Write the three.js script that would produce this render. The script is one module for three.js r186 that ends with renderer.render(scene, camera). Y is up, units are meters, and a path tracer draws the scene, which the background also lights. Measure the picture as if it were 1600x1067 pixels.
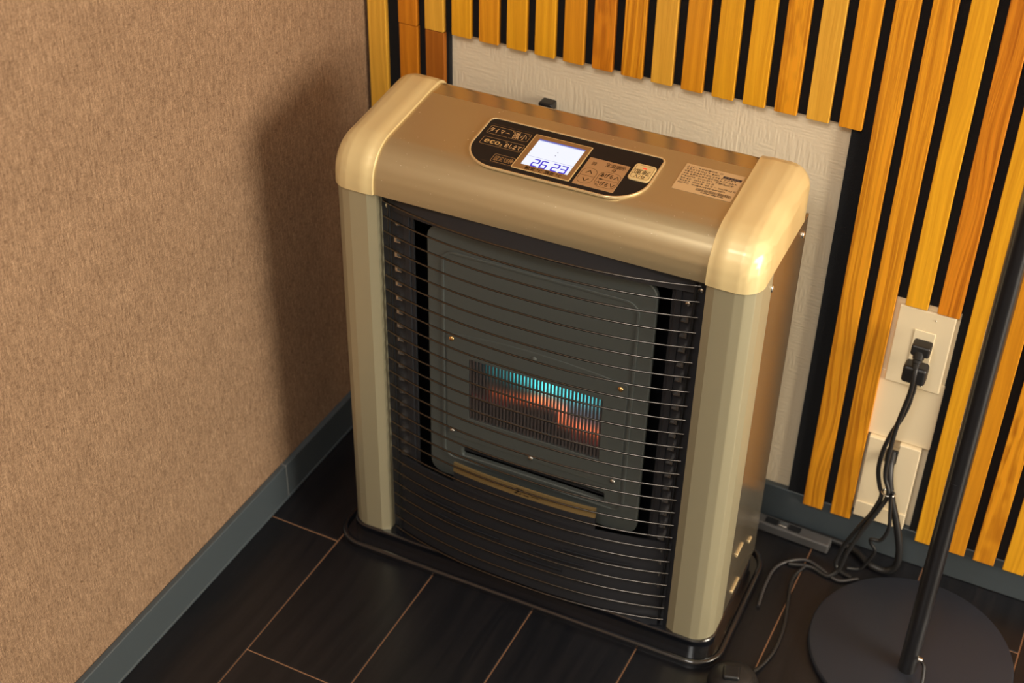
import * as THREE from 'three';
import { RoundedBoxGeometry } from 'three/addons/geometries/RoundedBoxGeometry.js';
import { mergeGeometries, toCreasedNormals } from 'three/addons/utils/BufferGeometryUtils.js';
import { RectAreaLightUniformsLib } from 'three/addons/lights/RectAreaLightUniformsLib.js';
RectAreaLightUniformsLib.init();

// ------------------------------------------------------------------ camera, light, exposure
const scene = new THREE.Scene();
const FOCAL = 2303.67;
const camera = new THREE.PerspectiveCamera(2 * Math.atan(533.5 / FOCAL) * 180 / Math.PI, 1600 / 1067, 0.05, 30);
camera.position.set(0.96961, 1.48355, 1.5671);
camera.quaternion.setFromRotationMatrix(new THREE.Matrix4().makeBasis(
  new THREE.Vector3(0.89554925, 0.01785907, -0.44460386),
  new THREE.Vector3(-0.28003814, 0.79911525, -0.53197129),
  new THREE.Vector3(0.34578921, 0.60091253, 0.72064829)));
camera.focus = 1.68;
camera.userData.fStop = 5.0;
camera.updateMatrixWorld();

const renderer = new THREE.WebGLRenderer({ antialias: true });
renderer.toneMapping = THREE.LinearToneMapping;
renderer.toneMappingExposure = 1.35;
renderer.shadowMap.enabled = true;
scene.background = new THREE.Color().setRGB(0.85, 0.93, 1.0);

function areaLight(w, h, color, intensity, pos, target) {
  const l = new THREE.RectAreaLight(new THREE.Color().setRGB(...color), intensity, w, h);
  l.position.set(...pos); l.lookAt(...target); scene.add(l); return l;
}
// daylight through the window in the right-hand wall (window_1 below)
const WIN = { z0: 0.15, z1: 1.25, y0: 0.35, y1: 1.75, x: 2.9 };
areaLight(WIN.z1 - WIN.z0 - 0.06, WIN.y1 - WIN.y0 - 0.06, [1.0, 0.88, 0.70], 12.5, [WIN.x - 0.01, (WIN.y0 + WIN.y1) / 2, (WIN.z0 + WIN.z1) / 2], [0, (WIN.y0 + WIN.y1) / 2, (WIN.z0 + WIN.z1) / 2]);

// ------------------------------------------------------------------ helpers
const taken = {};
function numbered(n) { taken[n] = (taken[n] || 0) + 1; return taken[n] === 1 ? n : n + '_' + String(taken[n] - 1).padStart(3, '0'); }
function rng(seed) { let s = seed >>> 0; return () => { s = (s + 0x6D2B79F5) >>> 0; let t = s; t = Math.imul(t ^ (t >>> 15), t | 1); t ^= t + Math.imul(t ^ (t >>> 7), t | 61); return ((t ^ (t >>> 14)) >>> 0) / 4294967296; }; }
function shadows(o) { o.castShadow = true; o.receiveShadow = true; return o; }
function part(name, geo, mat, parent) { const m = shadows(new THREE.Mesh(geo, mat)); m.name = name; parent.add(m); return m; }
function thing(name, label, category, pos = [0, 0, 0], turn = 0, group) {
  const g = new THREE.Group(); g.name = numbered(name); g.position.set(...pos); g.rotation.y = turn;
  g.userData = { label, category }; if (group) g.userData.group = group; scene.add(g); return g;
}
function structure(name, label, geo, mat) {
  const o = geo ? shadows(new THREE.Mesh(geo, mat)) : new THREE.Group();
  o.name = name; o.userData = { label, category: name.split('_')[0], kind: 'structure' }; scene.add(o); return o;
}
// box with uv in metres on each face
function box(x0, x1, y0, y1, z0, z1) {
  const g = new THREE.BoxGeometry(x1 - x0, y1 - y0, z1 - z0); g.translate((x0 + x1) / 2, (y0 + y1) / 2, (z0 + z1) / 2); return metreUV(g);
}
function metreUV(g) {
  const p = g.attributes.position, n = g.attributes.normal, uv = new Float32Array(p.count * 2);
  for (let i = 0; i < p.count; i++) {
    const ax = Math.abs(n.getX(i)), ay = Math.abs(n.getY(i)), az = Math.abs(n.getZ(i));
    if (ay > ax && ay > az) { uv[2 * i] = p.getX(i); uv[2 * i + 1] = p.getZ(i); }
    else if (ax > az) { uv[2 * i] = p.getZ(i); uv[2 * i + 1] = p.getY(i); }
    else { uv[2 * i] = p.getX(i); uv[2 * i + 1] = p.getY(i); }
  }
  g.setAttribute('uv', new THREE.BufferAttribute(uv, 2)); return g;
}
function rbox(w, h, d, r, seg = 2, x = 0, y = 0, z = 0) { const g = new RoundedBoxGeometry(w, h, d, seg, r); g.translate(x, y, z); return g; }
function tube(pts, r, seg = 60, rad = 8) { return new THREE.TubeGeometry(new THREE.CatmullRomCurve3(pts.map((p) => new THREE.Vector3(...p)), false, 'centripetal'), seg, r, rad); }
function merge(list) { return mergeGeometries(list.map((g) => { const k = g.index ? g.toNonIndexed() : g; for (const a of Object.keys(k.attributes)) if (!['position', 'normal', 'uv'].includes(a)) k.deleteAttribute(a); return k; })); }
// grid of points -> indexed surface
function surface(rows, flip) {
  const h = rows.length, w = rows[0].length, pos = [], uv = [], idx = [];
  rows.forEach((r, i) => r.forEach((p, j) => { pos.push(...p); uv.push(j / (w - 1), i / (h - 1)); }));
  for (let i = 0; i < h - 1; i++) for (let j = 0; j < w - 1; j++) {
    const a = i * w + j, b = a + 1, c = a + w, d = c + 1;
    if (flip) idx.push(a, b, c, b, d, c); else idx.push(a, c, b, b, c, d);
  }
  const g = new THREE.BufferGeometry(); g.setAttribute('position', new THREE.Float32BufferAttribute(pos, 3)); g.setAttribute('uv', new THREE.Float32BufferAttribute(uv, 2)); g.setIndex(idx); g.computeVertexNormals(); return g;
}
function roundedRect(x0, x1, y0, y1, r) {   // r: one radius or [bl, br, tr, tl]
  const [bl, br, tr, tl] = Array.isArray(r) ? r : [r, r, r, r], s = new THREE.Shape();
  s.moveTo(x0 + bl, y0); s.lineTo(x1 - br, y0); s.absarc(x1 - br, y0 + br, br, -Math.PI / 2, 0);
  s.lineTo(x1, y1 - tr); s.absarc(x1 - tr, y1 - tr, tr, 0, Math.PI / 2);
  s.lineTo(x0 + tl, y1); s.absarc(x0 + tl, y1 - tl, tl, Math.PI / 2, Math.PI);
  s.lineTo(x0, y0 + bl); s.absarc(x0 + bl, y0 + bl, bl, Math.PI, Math.PI * 1.5); return s;
}
function slab(shape, depth, bevel = 0, seg = 8) {
  return new THREE.ExtrudeGeometry(shape, { depth: depth - bevel, bevelEnabled: bevel > 0, bevelThickness: bevel, bevelSize: bevel, bevelOffset: -bevel, bevelSegments: 3, curveSegments: seg });
}
// uv of a flat shape over a rectangle (for printed faces)
function rectUV(g, x0, x1, y0, y1) {
  const p = g.attributes.position, uv = new Float32Array(p.count * 2);
  for (let i = 0; i < p.count; i++) { uv[2 * i] = (p.getX(i) - x0) / (x1 - x0); uv[2 * i + 1] = (p.getY(i) - y0) / (y1 - y0); }
  g.setAttribute('uv', new THREE.BufferAttribute(uv, 2)); return g;
}
function M(o) { const { rgb, ...rest } = o; const m = (rest.clearcoat || rest.transmission || rest.sheen) ? new THREE.MeshPhysicalMaterial(rest) : new THREE.MeshStandardMaterial(rest); if (rgb) m.color.setRGB(...rgb); return m; }

// ------------------------------------------------------------------ textures
function lattice(seed, nx, ny) { const r = rng(seed), a = new Float32Array(nx * ny); for (let i = 0; i < a.length; i++) a[i] = r(); return (u, v) => {
  const x = u * nx, y = v * ny, xi = Math.floor(x), yi = Math.floor(y); let fx = x - xi, fy = y - yi; fx = fx * fx * (3 - 2 * fx); fy = fy * fy * (3 - 2 * fy);
  const X = ((xi % nx) + nx) % nx, Y = ((yi % ny) + ny) % ny, X1 = (X + 1) % nx, Y1 = (Y + 1) % ny;
  return (a[Y * nx + X] * (1 - fx) + a[Y * nx + X1] * fx) * (1 - fy) + (a[Y1 * nx + X] * (1 - fx) + a[Y1 * nx + X1] * fx) * fy; }; }
function tex(w, h, fn, srgb, rx, ry) {   // fn(u, v) -> [r, g, b] 0..1 in the stored space
  const d = new Uint8Array(w * h * 4);
  for (let j = 0; j < h; j++) for (let i = 0; i < w; i++) { const c = fn((i + 0.5) / w, (j + 0.5) / h), k = (j * w + i) * 4; for (let q = 0; q < 3; q++) d[k + q] = Math.max(0, Math.min(255, c[q] * 255)); d[k + 3] = 255; }
  const t = new THREE.DataTexture(d, w, h); t.magFilter = THREE.LinearFilter; t.minFilter = THREE.LinearMipmapLinearFilter; t.generateMipmaps = true; t.wrapS = t.wrapT = THREE.RepeatWrapping;
  if (srgb) t.colorSpace = THREE.SRGBColorSpace; if (rx) t.repeat.set(rx, ry); t.needsUpdate = true; return t;
}
function fabricMaps() {   // woven wall covering, tile 0.24 m
  const v1 = lattice(1, 260, 26), v2 = lattice(2, 380, 70), h1 = lattice(3, 60, 360), h2 = lattice(4, 120, 300), s = lattice(5, 400, 400), c = lattice(6, 6, 6);
  const f = (u, v) => (v1(u, v) - 0.5) * 0.55 + (v2(u, v) - 0.5) * 0.6 + (h1(u, v) - 0.5) * 0.30 + (h2(u, v) - 0.5) * 0.35 + (s(u, v) - 0.5) * 0.7;
  const col = tex(1024, 1024, (u, v) => { const t = f(u, v) * 0.21 + (c(u, v) - 0.5) * 0.02; return [0.550 + t, 0.442 + t * 0.92, 0.342 + t * 0.8]; }, true, 1 / 0.24, 1 / 0.24);
  const bmp = tex(1024, 1024, (u, v) => { const t = 0.5 + f(u, v) * 0.55; return [t, t, t]; }, false, 1 / 0.24, 1 / 0.24);
  return [col, bmp];
}
function wallpaperBump() {   // embossed pale wallpaper, tile 0.3 m
  const a = lattice(11, 24, 150), b = lattice(12, 150, 24), m = lattice(13, 12, 12), s = lattice(14, 160, 160);
  return tex(1024, 1024, (u, v) => { const k = m(u, v) > 0.5 ? 1 : 0, q = Math.min(1, Math.max(0, (m(u, v) - 0.4) * 5)); const t = 0.5 + (a(u, v) - 0.5) * (1 - q) * 0.9 + (b(u, v) - 0.5) * q * 0.9 + (s(u, v) - 0.5) * 0.25; return [t, t, t]; }, false, 1 / 0.3, 1 / 0.3);
}
function woodMaps(seed, strength, figure) {   // honey-stained wood, grain along v, tile 0.09 x 0.9 m
  const g1 = lattice(seed, 34, 5), g2 = lattice(seed + 1, 90, 14), g3 = lattice(seed + 2, 200, 60), w = lattice(seed + 3, 4, 8), f = lattice(seed + 4, 16, 60), w2 = lattice(seed + 5, 3, 5);
  return tex(256, 1024, (u, v) => {
    const uu = u + (w(u, v) - 0.5) * 0.10 + (w2(u, v) - 0.5) * 0.08;
    const band = Math.pow(Math.abs(Math.sin((uu * 5.5 + w2(u, v) * 1.2) * Math.PI)), 3);
    let t = (g1(uu, v) - 0.5) * 0.5 + (g2(uu, v) - 0.5) * 0.28 + (g3(u, v) - 0.5) * 0.2 - (1 - band) * 0.12 + 0.06; if (figure) t += (f(uu, v) - 0.5) * figure;
    t *= strength; return [0.93 + t * 0.30, 0.93 + t * 0.42, 0.93 + t * 0.62];
  }, true, 1 / 0.09, 1 / 0.9);
}
function plankMap(seed) {   // dark stained floor, grain along v, tile 0.3 x 1.0 m
  const g1 = lattice(seed, 26, 4), g2 = lattice(seed + 1, 110, 10), g3 = lattice(seed + 2, 300, 40), w = lattice(seed + 3, 5, 5), w2 = lattice(seed + 4, 8, 3);
  return tex(512, 512, (u, v) => {
    const uu = u + (w(u, v) - 0.5) * 0.09 + (w2(u, v) - 0.5) * 0.05; const ring = Math.pow(Math.abs(Math.sin(uu * 9 * Math.PI + w(u, v) * 4)), 6);
    const t = (g1(uu, v) - 0.5) * 0.6 + (g2(uu, v) - 0.5) * 0.45 + (g3(u, v) - 0.5) * 0.3 - ring * 0.25;
    return [0.080 + t * 0.060, 0.081 + t * 0.045, 0.097 + t * 0.035];
  }, true, 1 / 0.3, 1 / 1.0);
}
const noise = lattice(40, 256, 256);
const feltBump = tex(256, 256, (u, v) => { const t = noise(u, v); return [t, t, t]; }, false, 1 / 0.06, 1 / 0.06);
function canvasTex(w, h, draw) { const c = document.createElement('canvas'); c.width = w; c.height = h; draw(c.getContext('2d'), w, h); const t = new THREE.CanvasTexture(c); t.colorSpace = THREE.SRGBColorSpace; return t; }

// ------------------------------------------------------------------ materials
const [fabCol, fabBump] = fabricMaps();
const mFabric = M({ map: fabCol, bumpMap: fabBump, bumpScale: 0.0003, roughness: 0.9 });
const mPaper = M({ rgb: [0.90, 0.77, 0.56], bumpMap: wallpaperBump(), bumpScale: 0.00038, roughness: 0.7 });
const mCeil = M({ rgb: [0.72, 0.70, 0.66], roughness: 0.9 });
const mRoom = M({ rgb: [0.62, 0.55, 0.46], roughness: 0.9 });
const mFelt = M({ rgb: [0.0045, 0.0055, 0.008], bumpMap: feltBump, bumpScale: 0.0006, roughness: 1.0 });
const mBoard = M({ rgb: [0.058, 0.073, 0.084], roughness: 0.38 });
const mGrout = M({ rgb: [0.30, 0.155, 0.08], roughness: 0.7 });
const woods = [woodMaps(101, 0.55, 0), woodMaps(131, 1.25, 0), woodMaps(161, 0.9, 0.55)];
const woodTones = { pale: [0.95, 0.50, 0.055], gold: [0.95, 0.45, 0.018], honey: [0.86, 0.35, 0.015], amber: [0.74, 0.25, 0.012], rust: [0.50, 0.155, 0.014] };
const woodCache = {};
function wood(tone, k, off) {
  const id = tone + k + off; if (woodCache[id]) return woodCache[id];
  const t = woods[k].clone(); t.offset.set(off * 0.37, off * 0.61); t.needsUpdate = true;
  return (woodCache[id] = M({ rgb: woodTones[tone], map: t, roughness: 0.42, bumpMap: t, bumpScale: 0.0004 }));
}
const mPlank = [plankMap(201), plankMap(221), plankMap(241)].map((t) => M({ map: t, roughness: 0.36, bumpMap: t, bumpScale: 0.0006 }));
const mCap = M({ rgb: [0.79, 0.635, 0.325], roughness: 0.38, metalness: 0.15, clearcoat: 0.35, clearcoatRoughness: 0.15 });
const mMetal = M({ rgb: [0.47, 0.43, 0.285], roughness: 0.38, metalness: 0.45 });
const mTop = M({ rgb: [0.56, 0.46, 0.28], roughness: 0.34, metalness: 0.7 });
{ const r = rng(55), dots = []; for (let i = 0; i < 130; i++) dots.push([r(), r(), 0.0009 + r() * 0.0012, 0.4 + r() * 0.6]);
  const grid = new Float32Array(1024 * 1024);   // fine dust grains lying on the lacquer
  for (const [u, v, q, a] of dots) { const n = Math.max(1, Math.round(q * 1024)); for (let j = -n; j <= n; j++) for (let i = -n; i <= n; i++) { const x = Math.floor(u * 1024) + i, y = Math.floor(v * 1024) + j; if (x >= 0 && y >= 0 && x < 1024 && y < 1024 && i * i + j * j <= n * n) grid[y * 1024 + x] = a; } }
  mTop.map = tex(1024, 1024, (u, v) => { const g = grid[Math.floor(v * 1024) * 1024 + Math.floor(u * 1024)]; return [0.775 + g * 0.22, 0.71 + g * 0.27, 0.565 + g * 0.36]; }, true); mTop.color.setRGB(1, 1, 1); }
const mRear = M({ rgb: [0.52, 0.42, 0.26], roughness: 0.21, metalness: 0.75 });
const mSide = M({ rgb: [0.50, 0.43, 0.31], roughness: 0.22, metalness: 0.85 });
const mBlack = M({ rgb: [0.010, 0.011, 0.013], roughness: 0.35 });
const mLacquer = M({ rgb: [0.006, 0.007, 0.010], roughness: 0.16, clearcoat: 1, clearcoatRoughness: 0.08 });
const mInner = M({ rgb: [0.026, 0.027, 0.032], roughness: 0.42, metalness: 0.2 });
const mPlate = M({ rgb: [0.098, 0.112, 0.108], roughness: 0.42, metalness: 0.25 });
const mWire = M({ rgb: [0.13, 0.12, 0.11], roughness: 0.22, metalness: 1 });
const mSteel = M({ rgb: [0.62, 0.60, 0.56], roughness: 0.25, metalness: 1 });
const mBrass = M({ rgb: [0.85, 0.52, 0.22], roughness: 0.22, metalness: 1 });
const mTrim = M({ rgb: [0.85, 0.70, 0.42], roughness: 0.25, metalness: 0.6 });
const mBronze = M({ rgb: [0.36, 0.25, 0.14], roughness: 0.4, metalness: 0.4 });
const mPlastic = M({ rgb: [0.86, 0.73, 0.50], roughness: 0.38 });
const mRubber = M({ rgb: [0.014, 0.014, 0.015], roughness: 0.42 });
const mLampBase = M({ rgb: [0.016, 0.020, 0.031], roughness: 0.48 });
const mLampPole = M({ rgb: [0.010, 0.010, 0.012], roughness: 0.3, clearcoat: 1, clearcoatRoughness: 0.12 });

// ------------------------------------------------------------------ room
const WL = -0.013, WB = -0.0175, X1 = 2.9, Z1 = 3.3, H = 2.4;   // wall faces
structure('wall_left', 'brown woven fabric covered wall left of the heater', box(WL - 0.1, WL, -0.02, H, WB - 0.1, Z1 + 0.1), mFabric);
structure('wall_back', 'pale embossed wallpaper wall behind the heater', box(WL, X1 + 0.1, -0.02, H, WB - 0.1, WB), mPaper);
structure('wall_front', 'plain beige wall opposite the slats', box(WL, X1 + 0.1, -0.02, H, Z1, Z1 + 0.1), mRoom);
structure('ceiling', 'plain pale ceiling', box(WL - 0.1, X1 + 0.1, H, H + 0.1, WB - 0.1, Z1 + 0.1), mCeil);
structure('wall_right', 'beige wall with the window', merge([
  box(X1, X1 + 0.1, -0.02, H, WB, WIN.z0), box(X1, X1 + 0.1, -0.02, H, WIN.z1, Z1),
  box(X1, X1 + 0.1, -0.02, WIN.y0, WIN.z0, WIN.z1), box(X1, X1 + 0.1, WIN.y1, H, WIN.z0, WIN.z1)]), mRoom);
{ // window
  const w = structure('window_1', 'tall narrow window in the right wall'), m = M({ rgb: [0.7, 0.66, 0.6], roughness: 0.4 }), t = 0.03;
  part('window_frame', merge([box(X1 + 0.02, X1 + 0.07, WIN.y0, WIN.y0 + t, WIN.z0, WIN.z1), box(X1 + 0.02, X1 + 0.07, WIN.y1 - t, WIN.y1, WIN.z0, WIN.z1),
    box(X1 + 0.02, X1 + 0.07, WIN.y0 + t, WIN.y1 - t, WIN.z0, WIN.z0 + t), box(X1 + 0.02, X1 + 0.07, WIN.y0 + t, WIN.y1 - t, WIN.z1 - t, WIN.z1)]), m, w);
  part('pane', box(X1 + 0.044, X1 + 0.047, WIN.y0 + t, WIN.y1 - t, WIN.z0 + t, WIN.z1 - t), M({ rgb: [1, 1, 1], transmission: 1, thickness: 0, roughness: 0 }), w);
}
{ // unseen ceiling panel, added as the soft fill of the room
  const l = thing('added_fill_light', 'added square white fill panel on the ceiling, out of view', 'fill light', [0.80, H, 2.05]);
  part('frame', rbox(0.86, 0.03, 0.86, 0.006, 2, 0, -0.015, 0), mCeil, l);
  part('diffuser', rbox(0.8, 0.006, 0.8, 0.002, 1, 0, -0.032, 0), M({ rgb: [0.9, 0.9, 0.88], emissive: new THREE.Color().setRGB(1, 0.93, 0.82), emissiveIntensity: 2.2, roughness: 0.6 }), l);
  areaLight(0.8, 0.8, [1.0, 0.98, 0.95], 9.5, [0.80, H - 0.04, 2.05], [0.80, 0, 2.0501]);
}
{ // floor: dark planks running away from the slat wall, pale joints between them
  const fl = structure('floor', 'dark brown wood plank floor with thin copper joints');
  part('joint_bed', box(WL, X1, -0.03, -0.0014, WB, Z1), mGrout, fl);
  const W = 0.1508, gap = 0.0018, r = rng(77), ends = { '-1': 0.323, 0: 0.547, 1: 0.2, 2: 0.12, 3: 0.81, 4: 0.62, 5: 0.089 };
  for (let k = -1; k < 19; k++) {
    const xa = Math.max(WL, 0.1062 + k * W + gap / 2), xb = Math.min(X1, 0.1062 + (k + 1) * W - gap / 2); if (xb - xa < 0.01) continue;
    let z = (ends[k] !== undefined ? ends[k] : 0.35 + r() * 0.9) - 0.91 * 2;
    for (; z < Z1; z += 0.91) {
      const za = Math.max(WB, z + gap / 2), zb = Math.min(Z1, z + 0.91 - gap / 2); if (zb - za < 0.02) continue;
      const g = rbox(xb - xa, 0.02, zb - za, 0.0012, 1, (xa + xb) / 2, -0.01, (za + zb) / 2); metreUV(g);
      const uv = g.attributes.uv, o = r(); for (let i = 0; i < uv.count; i++) uv.setX(i, uv.getX(i) + o);
      part('plank', g, mPlank[Math.floor(r() * 3)], fl);
    }
  }
}
{ // baseboards
  const b = structure('baseboard_left', 'grey baseboard along the fabric wall');
  part('board', rbox(0.009, 0.062, 0.2925, 0.002, 2, WL + 0.0045, 0.031, WB + 0.0075 + 0.14625), mBoard, b);
  part('board', rbox(0.009, 0.062, Z1 - 0.2805, 0.002, 2, WL + 0.0045, 0.031, 0.2805 + (Z1 - 0.2805) / 2), mBoard, b);
  part('joint_strip', rbox(0.0096, 0.0625, 0.0016, 0.0004, 1, WL + 0.0048, 0.03125, 0.2797), M({ rgb: [0.16, 0.17, 0.17], roughness: 0.4 }), b);
  part('toe_lip', rbox(0.0105, 0.005, Z1 - 0.01, 0.002, 2, WL + 0.00525, 0.0025, (Z1 + WB) / 2), mBoard, b);
  const c = structure('baseboard_back', 'grey baseboard along the slat wall');
  part('board', rbox(X1 - WL - 0.0095, 0.060, 0.010, 0.002, 2, (X1 + WL + 0.0095) / 2, 0.030, WB + 0.005), mBoard, c);
}

// ------------------------------------------------------------------ wooden slat wall panel
{
  const P = 0.04, w = 0.0278, TOP = 2.3, CUT = 0.644, LOW = 0.051, MID = 0.4237, FZ = -0.0084;
  const o = thing('slat_wall_panel', 'honey-coloured vertical wooden slats on black felt behind the heater', 'wall panel', [0, 0, 0]);
  const felt = (x0, x1, y0, y1) => part('felt_backing', box(x0, x1, y0, y1, WB + 0.0002, FZ), mFelt, o);
  felt(-0.0128, 0.112, 0.0605, TOP); felt(0.112, 0.655, 0.6445, TOP); felt(0.655, 0.742, 0.056 + 0.0045, TOP);
  felt(0.742, 0.829, 0.428, TOP); felt(0.829, 1.46, 0.0605, TOP);
  const geos = {};
  function slatGeo(h, ww = w, d = 0.0084) { const id = h.toFixed(4) + ww; if (!geos[id]) { geos[id] = metreUV(rbox(ww, h, d, 0.0009, 1)); } return geos[id]; }
  const tones = ['pale', 'amber', 'pale', 'gold', 'honey', 'gold', 'gold', 'honey', 'amber', 'honey', 'pale', 'honey', 'gold', 'gold', 'honey', 'pale', 'honey', 'honey', 'honey', 'gold', 'amber', 'gold', 'honey', 'honey', 'gold', 'honey', 'amber', 'gold', 'pale', 'honey', 'gold', 'amber', 'honey', 'gold', 'honey', 'gold'];
  const kinds = [0, 0, 0, 0, 0, 0, 0, 0, 2, 1, 0, 0, 0, 0, 2, 0, 0, 1, 1, 0, 1, 0, 0, 2, 0, 1, 0, 0, 2, 1, 0, 0, 0, 1, 0, 0];
  function slat(k, y0, y1, tone, dz = 0) {
    const x = k === 0 ? -0.0075 : k * P, m = part('slat', slatGeo(y1 - y0), wood(tone || tones[k], kinds[k], (k * 7) % 5), o);
    m.position.set(x + w / 2, (y0 + y1) / 2, -0.0042 - dz);
  }
  for (let k = 0; k < 36; k++) {
    if (k === 0 || k === 17 || k === 18 || k > 20) slat(k, LOW, TOP);
    else if (k === 19 || k === 20) slat(k, MID, TOP);
    else slat(k, CUT, TOP);
    if (k === 1 || k === 2) slat(k, LOW, CUT - 0.0012, k === 1 ? 'amber' : 'rust', 0.0012);
  }
}

// ------------------------------------------------------------------ gas heater
const heater = thing('gas_heater', 'champagne metal room gas heater with wire grille and lit display standing on dark floor', 'heater', [0.380, 0, 0.195], 0.0225);
const XI = 0.2055, XO = 0.266, YB = 0.029, CAPB = 0.578;
// top outline in (z, y), seen from the side; lower it by d along its normal
function outline(raise) {
  const pts = [], N = 10;
  const flatY = (z) => 0.6405 - 0.09 * z + raise;
  pts.push([-0.094 - raise * 0.5, CAPB]);
  for (let i = 0; i <= N; i++) { const a = Math.PI - (i / N) * Math.PI / 2, r = 0.030; pts.push([-0.094 - raise * 0.5 + r + r * Math.cos(a), flatY(-0.062) - r + r * Math.sin(a)]); }
  for (let i = 1; i <= 6; i++) { const z = -0.064 + (i / 6) * 0.114; pts.push([z, flatY(z)]); }
  const zf = 0.1 + raise, z0 = 0.050, y0 = flatY(z0), yb = CAPB + 0.006;
  for (let i = 1; i <= 14; i++) { const a = Math.PI / 2 - (i / 14) * Math.PI / 2, e = 2 / 2.2; const c = Math.pow(Math.max(0, Math.cos(a)), e), s = Math.pow(Math.max(0, Math.sin(a)), e); pts.push([z0 + (zf - z0) * c, yb + (y0 - yb) * s - 0.09 * (zf - z0) * c * 0.25 * s]); }
  pts.push([zf, CAPB]); return pts;
}
function insetLine(pts, d) {
  return pts.map((p, i) => {
    const a = pts[Math.max(0, i - 1)], b = pts[Math.min(pts.length - 1, i + 1)]; let tz = b[0] - a[0], ty = b[1] - a[1];
    if (i === 0) { tz = 0; ty = 1; } if (i === pts.length - 1) { tz = 0; ty = -1; }
    const l = Math.hypot(tz, ty); return [p[0] + (ty / l) * d, p[1] - (tz / l) * d];
  });
}
for (const s of [-1, 1]) { // end caps
  const base = outline(0.0035), R = 0.027, rows = [];
  const add = (x, d) => rows.push(insetLine(base, d).map(([z, y]) => [s * x, y, z]));
  add(XI, 0.006); add(XI, 0.0012); add(XI + 0.0004, 0.0008); add(XI + 0.0075, 0.0005); add(XI + 0.0082, 0.0002); add(XI + 0.020, 0.0); add(XI + 0.0206, 0.0001);
  for (let i = 0; i <= 10; i++) { const a = (i / 10) * Math.PI / 2; add(XO - R + R * Math.sin(a) + 0.0006, R * (1 - Math.cos(a)) + 0.0001); }
  // close the outer end
  const last = insetLine(base, R); const cz = 0.004; rows.push(last.map(([z, y]) => [s * (XO + 0.0006), Math.max(CAPB, CAPB + (y - CAPB) * 0.02), cz + (z - cz) * 0.98]));
  let g = surface(rows, s > 0); g = toCreasedNormals(g, 0.6);
  part('end_cap', g, mCap, heater);
  // thin shadow gap under the cap
}
{ // top panel between the caps: glossy rear strip and sloping main sheet
  const base = outline(0);
  const mk = (pts) => { const rows = []; for (let i = 0; i <= 1; i++) rows.push(pts.map(([z, y]) => [(-1 + 2 * i) * (XI + 0.0004), y, z])); return surface(rows, true); };
  const cut = base.findIndex((p) => p[0] > -0.046), zc = -0.0455, yc = 0.6405 + 0.09 * 0.0455;
  const rear = base.slice(0, cut).filter((p) => p[0] < zc).map(([z, y]) => [z, z > -0.070 ? yc - 0.0002 : Math.min(y, yc - 0.0002)]); rear.push([zc, yc - 0.0002]);
  const main = [[zc, yc - 0.0025], [zc, yc], ...base.slice(cut)]; main.push([0.094, CAPB + 0.0005]);
  part('rear_strip', toCreasedNormals(mk(rear), 0.5), mRear, heater);
  part('top_panel', toCreasedNormals(mk(main), 0.5), mTop, heater);
}
for (const s of [-1, 1]) { // front pillars and side panels
  const sh = new THREE.Shape(); const R = 0.028;
  const P = [[XI, 0.05], [XI, 0.0945], [XI + 0.0105, 0.0995], [XO - R, 0.1]];
  for (let i = 1; i <= 20; i++) { const a = Math.PI / 2 - (i / 20) * Math.PI / 2; P.push([XO - R + R * Math.cos(a), 0.1 - R + R * Math.sin(a)]); }
  P.push([XO, 0.046]); P.push([XO - 0.004, 0.05]);
  P.forEach(([x, z], i) => (i ? sh.lineTo(s * x, -z) : sh.moveTo(s * x, -z))); sh.closePath();
  const g = new THREE.ExtrudeGeometry(sh, { depth: CAPB - 0.0012 - YB, bevelEnabled: false, curveSegments: 1 }); g.rotateX(-Math.PI / 2); g.translate(0, YB, 0);
  part('front_pillar', toCreasedNormals(g, 0.35), mMetal, heater);
  const sp = part('side_panel', rbox(0.004, CAPB - 0.0012 - YB, 0.1405, 0.0015, 2, s * (XO - 0.002), (CAPB - 0.0012 + YB) / 2, -0.0243), mSide, heater);
  if (s > 0) {
    const slot = (y, z, l, h) => part('lit_slot_plate', rbox(0.003, h, l, 0.0014, 2, XO + 0.0006, y, z), mTrim, sp);  // pale plates stand in for the light seen in the side slots
    slot(0.1175, 0.006, 0.026, 0.006); slot(0.086, -0.050, 0.011, 0.005); slot(0.046, 0.0, 0.030, 0.005);
    const sc = part('screw', new THREE.SphereGeometry(0.005, 14, 8), mSteel, sp); sc.scale.set(0.5, 1, 1); sc.position.set(XO + 0.0002, 0.556, 0.044);
    const sc2 = part('screw', new THREE.SphereGeometry(0.005, 14, 8), mSteel, sp); sc2.scale.set(0.5, 1, 1); sc2.position.set(XO + 0.0002, 0.556, -0.078);
  }
}
part('rear_cover', box(-XO + 0.004, XO - 0.004, YB, CAPB - 0.001, -0.094, -0.090), mInner, heater);
{ // dark floor tray with a raised lip, and plinth under the body
  const tray = slab(roundedRect(-0.281, 0.281, -0.122, 0.118, 0.038), 0.007, 0.002, 10); tray.rotateX(-Math.PI / 2);
  const t = part('base_tray', tray, mLacquer, heater);
  const lip = []; const sh = roundedRect(-0.2795, 0.2795, -0.1205, 0.1165, 0.037).getPoints(12); for (const p of sh) lip.push([p.x, 0.0085, -p.y]);
  const c = new THREE.CatmullRomCurve3(lip.slice(0, -1).map((p) => new THREE.Vector3(...p)), true, 'centripetal');
  part('rim', new THREE.TubeGeometry(c, 200, 0.0045, 8, true), mLacquer, t);
  const pl = slab(roundedRect(-0.268, 0.268, -0.1035, 0.094, 0.028), YB - 0.0062, 0.003, 10); pl.rotateX(-Math.PI / 2); pl.translate(0, 0.006, 0);
  part('plinth', pl, mLacquer, t);
}
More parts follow.
